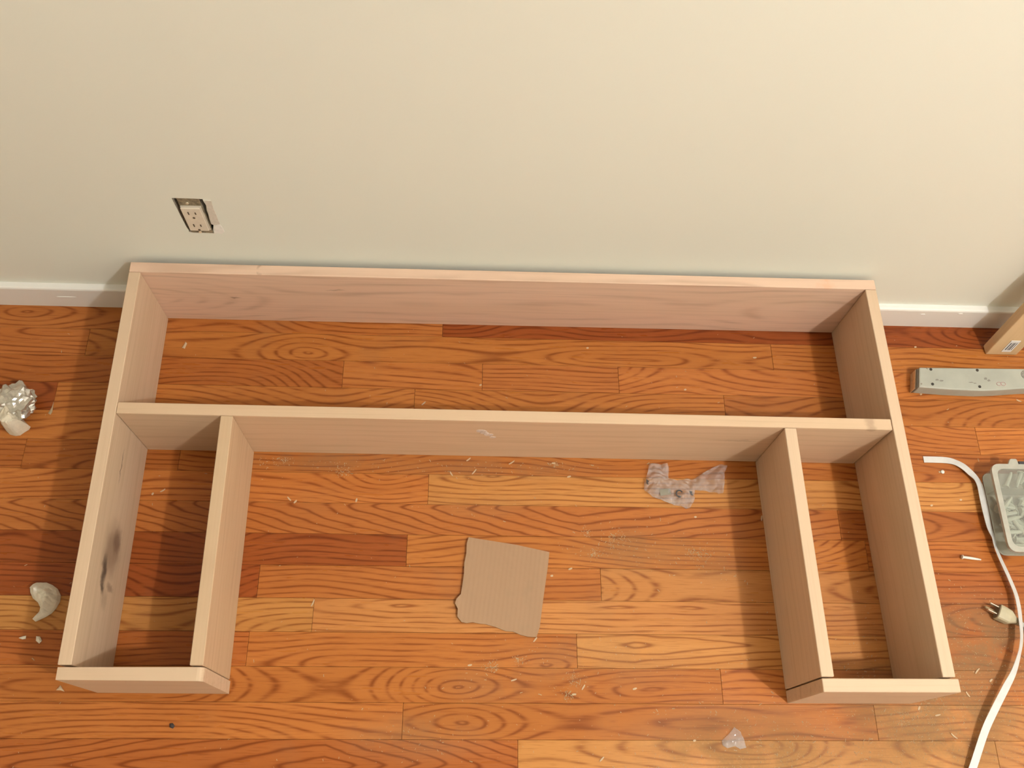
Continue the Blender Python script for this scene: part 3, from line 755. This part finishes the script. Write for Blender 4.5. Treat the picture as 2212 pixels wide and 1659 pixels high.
# ------------------------------------------------------------------ crumpled litter at the left
def lump_px(px, h, hmax, seed, z=0.0, cuts=(3, 2), amp=0.35, freq=70):
    c = P(*px[0]); poly = [(P(u, v, hmax * 0.4).x - c.x, P(u, v, hmax * 0.4).y - c.y) for u, v in px]
    bm = sheet_bm(poly, cuts)
    for q in bm.verts:
        e = min(1.0, edge_dist(q.co.x, q.co.y, poly) / h)
        k = Vector((q.co.x * freq + seed, q.co.y * freq, seed))
        vo = noise.voronoi(k * 1.1)[0]
        q.co.z = z + 0.0012 + hmax * (math.sqrt(e) * (1 - amp) + amp * (1.5 * vo[0] + 0.6 * abs(noise.noise(k * 2.2))) * (0.2 + 0.8 * e))
    close_below(bm, None, z + 0.0004)
    return bm, c
M_TISSUE = plain('white_tissue', (0.78, 0.72, 0.60), 0.9, 0.05, 120, 0.2)
bm, c = lump_px([(78, 1257), (98, 1257), (110, 1262), (121, 1270), (128, 1285), (126, 1298), (118, 1312), (108, 1323), (95, 1331), (82, 1337), (73, 1341), (67, 1336), (72, 1331), (82, 1321), (85, 1312), (79, 1300), (68, 1291), (63, 1279), (62, 1268), (70, 1260)], 0.012, 0.020, 2.0, 0.0, (3, 3), 0.5, 55)
tag(link('crumpled_tissue', mesh_of(bm, 'crumpled_tissue'), M_TISSUE, None, (c.x, c.y, 0)), 'crumpled white tissue with a twisted tail left of the frame', 'tissue')

fc_ = P(36, 874, 0.016)
ball = empty('foil_ball', (fc_.x, fc_.y, 0), 'crumpled ball of silver foil and white paper at the left edge', 'foil')
bm = bmesh.new(); bmesh.ops.create_icosphere(bm, subdivisions=4, radius=1.0)
for q in bm.verts:
    d = q.co.normalized()
    v1 = noise.voronoi(d * 1.9 + Vector((3, 1, 2)))[0]; v2 = noise.voronoi(d * 4.2)[0]
    v3 = noise.voronoi(d * 9.0)[0]
    k = 0.62 + 0.55 * v1[0] + 0.34 * v2[0] + 0.10 * v3[0]
    q.co = Vector((d.x * 0.031 * k, d.y * 0.031 * k, d.z * 0.019 * k))
lo = min(q.co.z for q in bm.verts)
for q in bm.verts: q.co.z -= lo - 0.0005
link('foil', mesh_of(bm, 'foil'), plain('silver_foil', (0.66, 0.63, 0.57), 0.33, 0.15, 90, 0.2, Metallic=0.85), ball, (fc_.x, fc_.y, 0))
bm, c = lump_px([(1, 903), (8, 893), (18, 884), (26, 876), (34, 884), (40, 897), (50, 908), (57, 914), (54, 920), (44, 926), (34, 933), (24, 934), (12, 931), (6, 925)], 0.007, 0.044, 5.0, 0.0, (2, 2), 0.2, 40)
o = link('paper', mesh_of(bm, 'paper'), plain('cream_paper', (0.72, 0.64, 0.50), 0.9, 0.05, 120), ball, (c.x, c.y, 0)); o['label'] = 'cream paper flap'
bm, c = lump_px([(4, 868), (10, 862), (18, 862), (19, 872), (13, 882), (5, 886)], 0.006, 0.048, 7.0, 0.0, (2, 1), 0.2)
o = link('label_scrap', mesh_of(bm, 'label_scrap'), plain('peach_paper', (0.75, 0.50, 0.35), 0.7, 0.05, 120), ball, (c.x, c.y, 0)); o['label'] = 'peach coloured scrap'

# a pale gap piece at the end of a strip
M_CHIP = plain('pale_wood_chip', (0.54, 0.39, 0.245), 0.8, 0.08, 200)
def chip(px, h, label, mat=M_CHIP, name='wood_chip', cat='wood chip', group=None, seed=1.0):
    bm, c = lump_px(px, 0.004, h, seed, 0.0, (1, 1), 0.3, 200)
    return tag(link(name, mesh_of(bm, name), mat, None, (c.x, c.y, 0)), label, cat, group)
chip([(50, 1374), (56, 1373), (55, 1380), (48, 1381), (40, 1378)], 0.004, 'tiny cream tissue crumb, the left of the two below the tissue', M_TISSUE, 'tissue_crumb', 'crumb')
chip([(78, 1374), (86, 1375), (90, 1384), (84, 1390), (77, 1384)], 0.005, 'tiny white tissue crumb, the right of the two below the tissue', M_TISSUE, 'tissue_crumb', 'crumb')
chip([(121, 1491), (130, 1480), (139, 1494), (130, 1491)], 0.004, 'small triangular wood splinter beside the left end board')
chip([(393, 751), (401, 738), (404, 742), (399, 753)], 0.003, 'pale wood splinter in the left part of the back bay')
o = chip([(104, 893), (112, 880), (116, 868), (113, 890), (109, 896)], 0.0016, 'pale filler wedge in a floor joint by the foil ball', plain('grey_filler', (0.45, 0.33, 0.19), 0.9), 'joint_filler', 'filler')

chip([(366, 1563), (373, 1562), (377, 1568), (373, 1574), (366, 1571)], 0.005, 'tiny dark crumb on the floor below the left end board', plain('dark_crumb', (0.05, 0.04, 0.04), 0.6), 'grit_crumb', 'crumb')

# ------------------------------------------------------------------ shavings and sawdust
def shaving_mesh(L, wd, curl):
    bm = bmesh.new(); a = []
    for i in range(9):
        t = i / 8; th = curl * (t - 0.5)
        x = (math.sin(th) / curl if abs(curl) > 0.01 else t - 0.5) * L
        z = (1 - math.cos(th)) / max(abs(curl), 0.01) * L * 0.6
        w_ = wd * (0.35 + 0.65 * math.sin(math.pi * (0.12 + 0.76 * t)))
        a.append([bm.verts.new((x, s * w_ / 2, z + dz)) for s, dz in ((-1, 0.0002), (1, 0.0002), (1, 0.0007), (-1, 0.0007))])
    for p0, p1 in zip(a, a[1:]):
        for k in range(4): bm.faces.new((p0[k], p0[(k + 1) % 4], p1[(k + 1) % 4], p1[k]))
    bm.faces.new(a[0]); bm.faces.new(a[-1])
    return mesh_of(bm, 'wood_shaving')
SM = [shaving_mesh(0.010, 0.0024, 1.3), shaving_mesh(0.007, 0.0030, 0.7), shaving_mesh(0.014, 0.0022, 2.0), shaving_mesh(0.0045, 0.0032, 0.3)]
for m in SM: m.materials.append(M_CHIP)
for u, v, k, a in ((1024, 1020, 2, 0.9), (1012, 993, 0, 0.7), (1105, 1000, 2, 0.6), (975, 1024, 0, -1), (1196, 1001, 1, 0.0), (1229, 1030, 1, 0.3), (625, 1078, 0, -0.8), (638, 1084, 1, 0.9), (770, 1081, 1, 1.4), (1038, 832, 3, 0.5), (915, 872, 0, 0.8), (1269, 752, 3, 0.2),
                   (676, 1303, 2, 1.2), (1480, 842, 3, 0.3), (1630, 773, 1, 0.1), (1232, 1229, 1, 0.4), (1192, 1244, 3, 0.2), (1156, 1382, 0, 0.9), (1502, 1117, 3, 0.1), (1240, 1500, 1, 0.1), (1371, 1488, 1, 0.3), (2030, 1020, 3, 0), (1989, 852, 3, 0.5), (2200, 866, 0, -0.4), (1977, 750, 3, 0.3),
                   (1015, 1437, 1, 0.2), (1110, 1469, 0, 0.3), (1260, 1485, 0, 1.0), (2075, 1080, 3, 0.2), (2012, 1092, 3, 0.4), (1500, 1600, 3, 0.3), (1300, 1640, 0, 0.8), (352, 1060, 0, 0.6), (330, 1067, 3, 1.2), (1645, 1120, 0, 1.4), (1640, 1010, 2, 1.3), (1640, 1040, 0, 1.5), (2110, 1450, 2, 0.8), (2090, 1500, 0, 2.1), (2140, 1470, 1, 0.7), (1985, 1530, 1, 1.0), (2025, 1545, 0, 0.2), (2060, 1590, 2, 2.4)):
    c = P(u, v)
    o = link('wood_shaving', SM[k], None, None, (c.x, c.y, 0.0002), (0, 0, a))
    if c.x > 1.29: where = 'right of the frame, near the white strap' if c.y < -0.22 else 'right of the frame, near the power strip'
    elif c.y > -0.25: where = 'in the long back bay of the frame'
    elif c.x < 0.2: where = 'in the narrow left bay of the frame'
    elif c.y > -0.42: where = 'in front of the middle board' if c.x < 1.05 else 'beside the right divider board'
    elif c.y > -0.60: where = 'on the open floor near the cardboard'
    else: where = 'on the open floor below the cardboard'
    tag(o, 'tiny pale wood shaving ' + where, 'wood shaving', 'wood shavings ' + where.split(',')[0])

# sawdust grains: too many to count
bm = bmesh.new()
def clear_of_boards(x, y):
    for x0, x1, y0, y1 in ((-0.01, 1.30, -0.021, 0.02), (-0.005, 0.032, -0.685, 0), (1.255, 1.297, -0.695, 0), (0, 1.3, -0.286, -0.252), (0.178, 0.215, -0.69, -0.25), (1.08, 1.116, -0.70, -0.25), (0, 0.215, -0.685, -0.652), (1.08, 1.3, -0.695, -0.66)):
        if x0 < x < x1 and y0 < y < y1: return False
    return True
def grain(x, y, s):
    a = rnd.uniform(0, 6.28); el = rnd.uniform(1.0, 3.0)
    ca, sa = math.cos(a), math.sin(a)
    z = 0.0002
    q = [(-s * el, -s * 0.5, 0), (s * el, -s * 0.5, 0), (s * el * 0.7, s * 0.5, 0), (-s * el * 0.7, s * 0.5, 0), (0, 0, s * 0.8)]
    v = [bm.verts.new((x + i * ca - j * sa, y + i * sa + j * ca, z + k)) for i, j, k in q]
    for i in range(4): bm.faces.new((v[i], v[(i + 1) % 4], v[4]))
tot = sum(d[2] * d[3] * d[4] for d in DUST)
for dx, dy, rx, ry, stg in DUST:
    for _ in range(int(3600 * rx * ry * stg / tot)):
        x = rnd.gauss(dx, rx * 0.45); y = rnd.gauss(dy, ry * 0.45)
        if y < -0.002 and clear_of_boards(x, y): grain(x, y, abs(rnd.gauss(0, 0.00035)) + 0.0002)
for _ in range(420):
    x, y = rnd.uniform(-0.3, 1.7), rnd.uniform(-0.95, -0.02)
    if clear_of_boards(x, y): grain(x, y, abs(rnd.gauss(0, 0.0004)) + 0.0003)
# little scuffed heaps of dust stuck to the floor
for u, v, r in ((1510, 1200, 0.020), (1330, 1166, 0.024), (1283, 1196, 0.014), (1060, 1440, 0.014), (1240, 1470, 0.016), (1225, 1500, 0.012), (1268, 1150, 0.010), (560, 985, 0.03), (610, 990, 0.02), (740, 1020, 0.018), (1120, 1425, 0.010), (2010, 1470, 0.04), (1200, 1000, 0.015), (1960, 1540, 0.03)):
    c = P(u, v)
    for _ in range(int(r * 4200)):
        x, y = rnd.gauss(c.x, r * 0.5), rnd.gauss(c.y, r * 0.38)
        if clear_of_boards(x, y): grain(x, y, abs(rnd.gauss(0, 0.00035)) + 0.00025)
tag(link('sawdust', mesh_of(bm, 'sawdust'), plain('pale_sawdust', (0.46, 0.34, 0.20), 0.95, 0.1, 300)), 'pale sawdust scattered over the oak floor in and around the frame', 'sawdust', None, 'stuff')
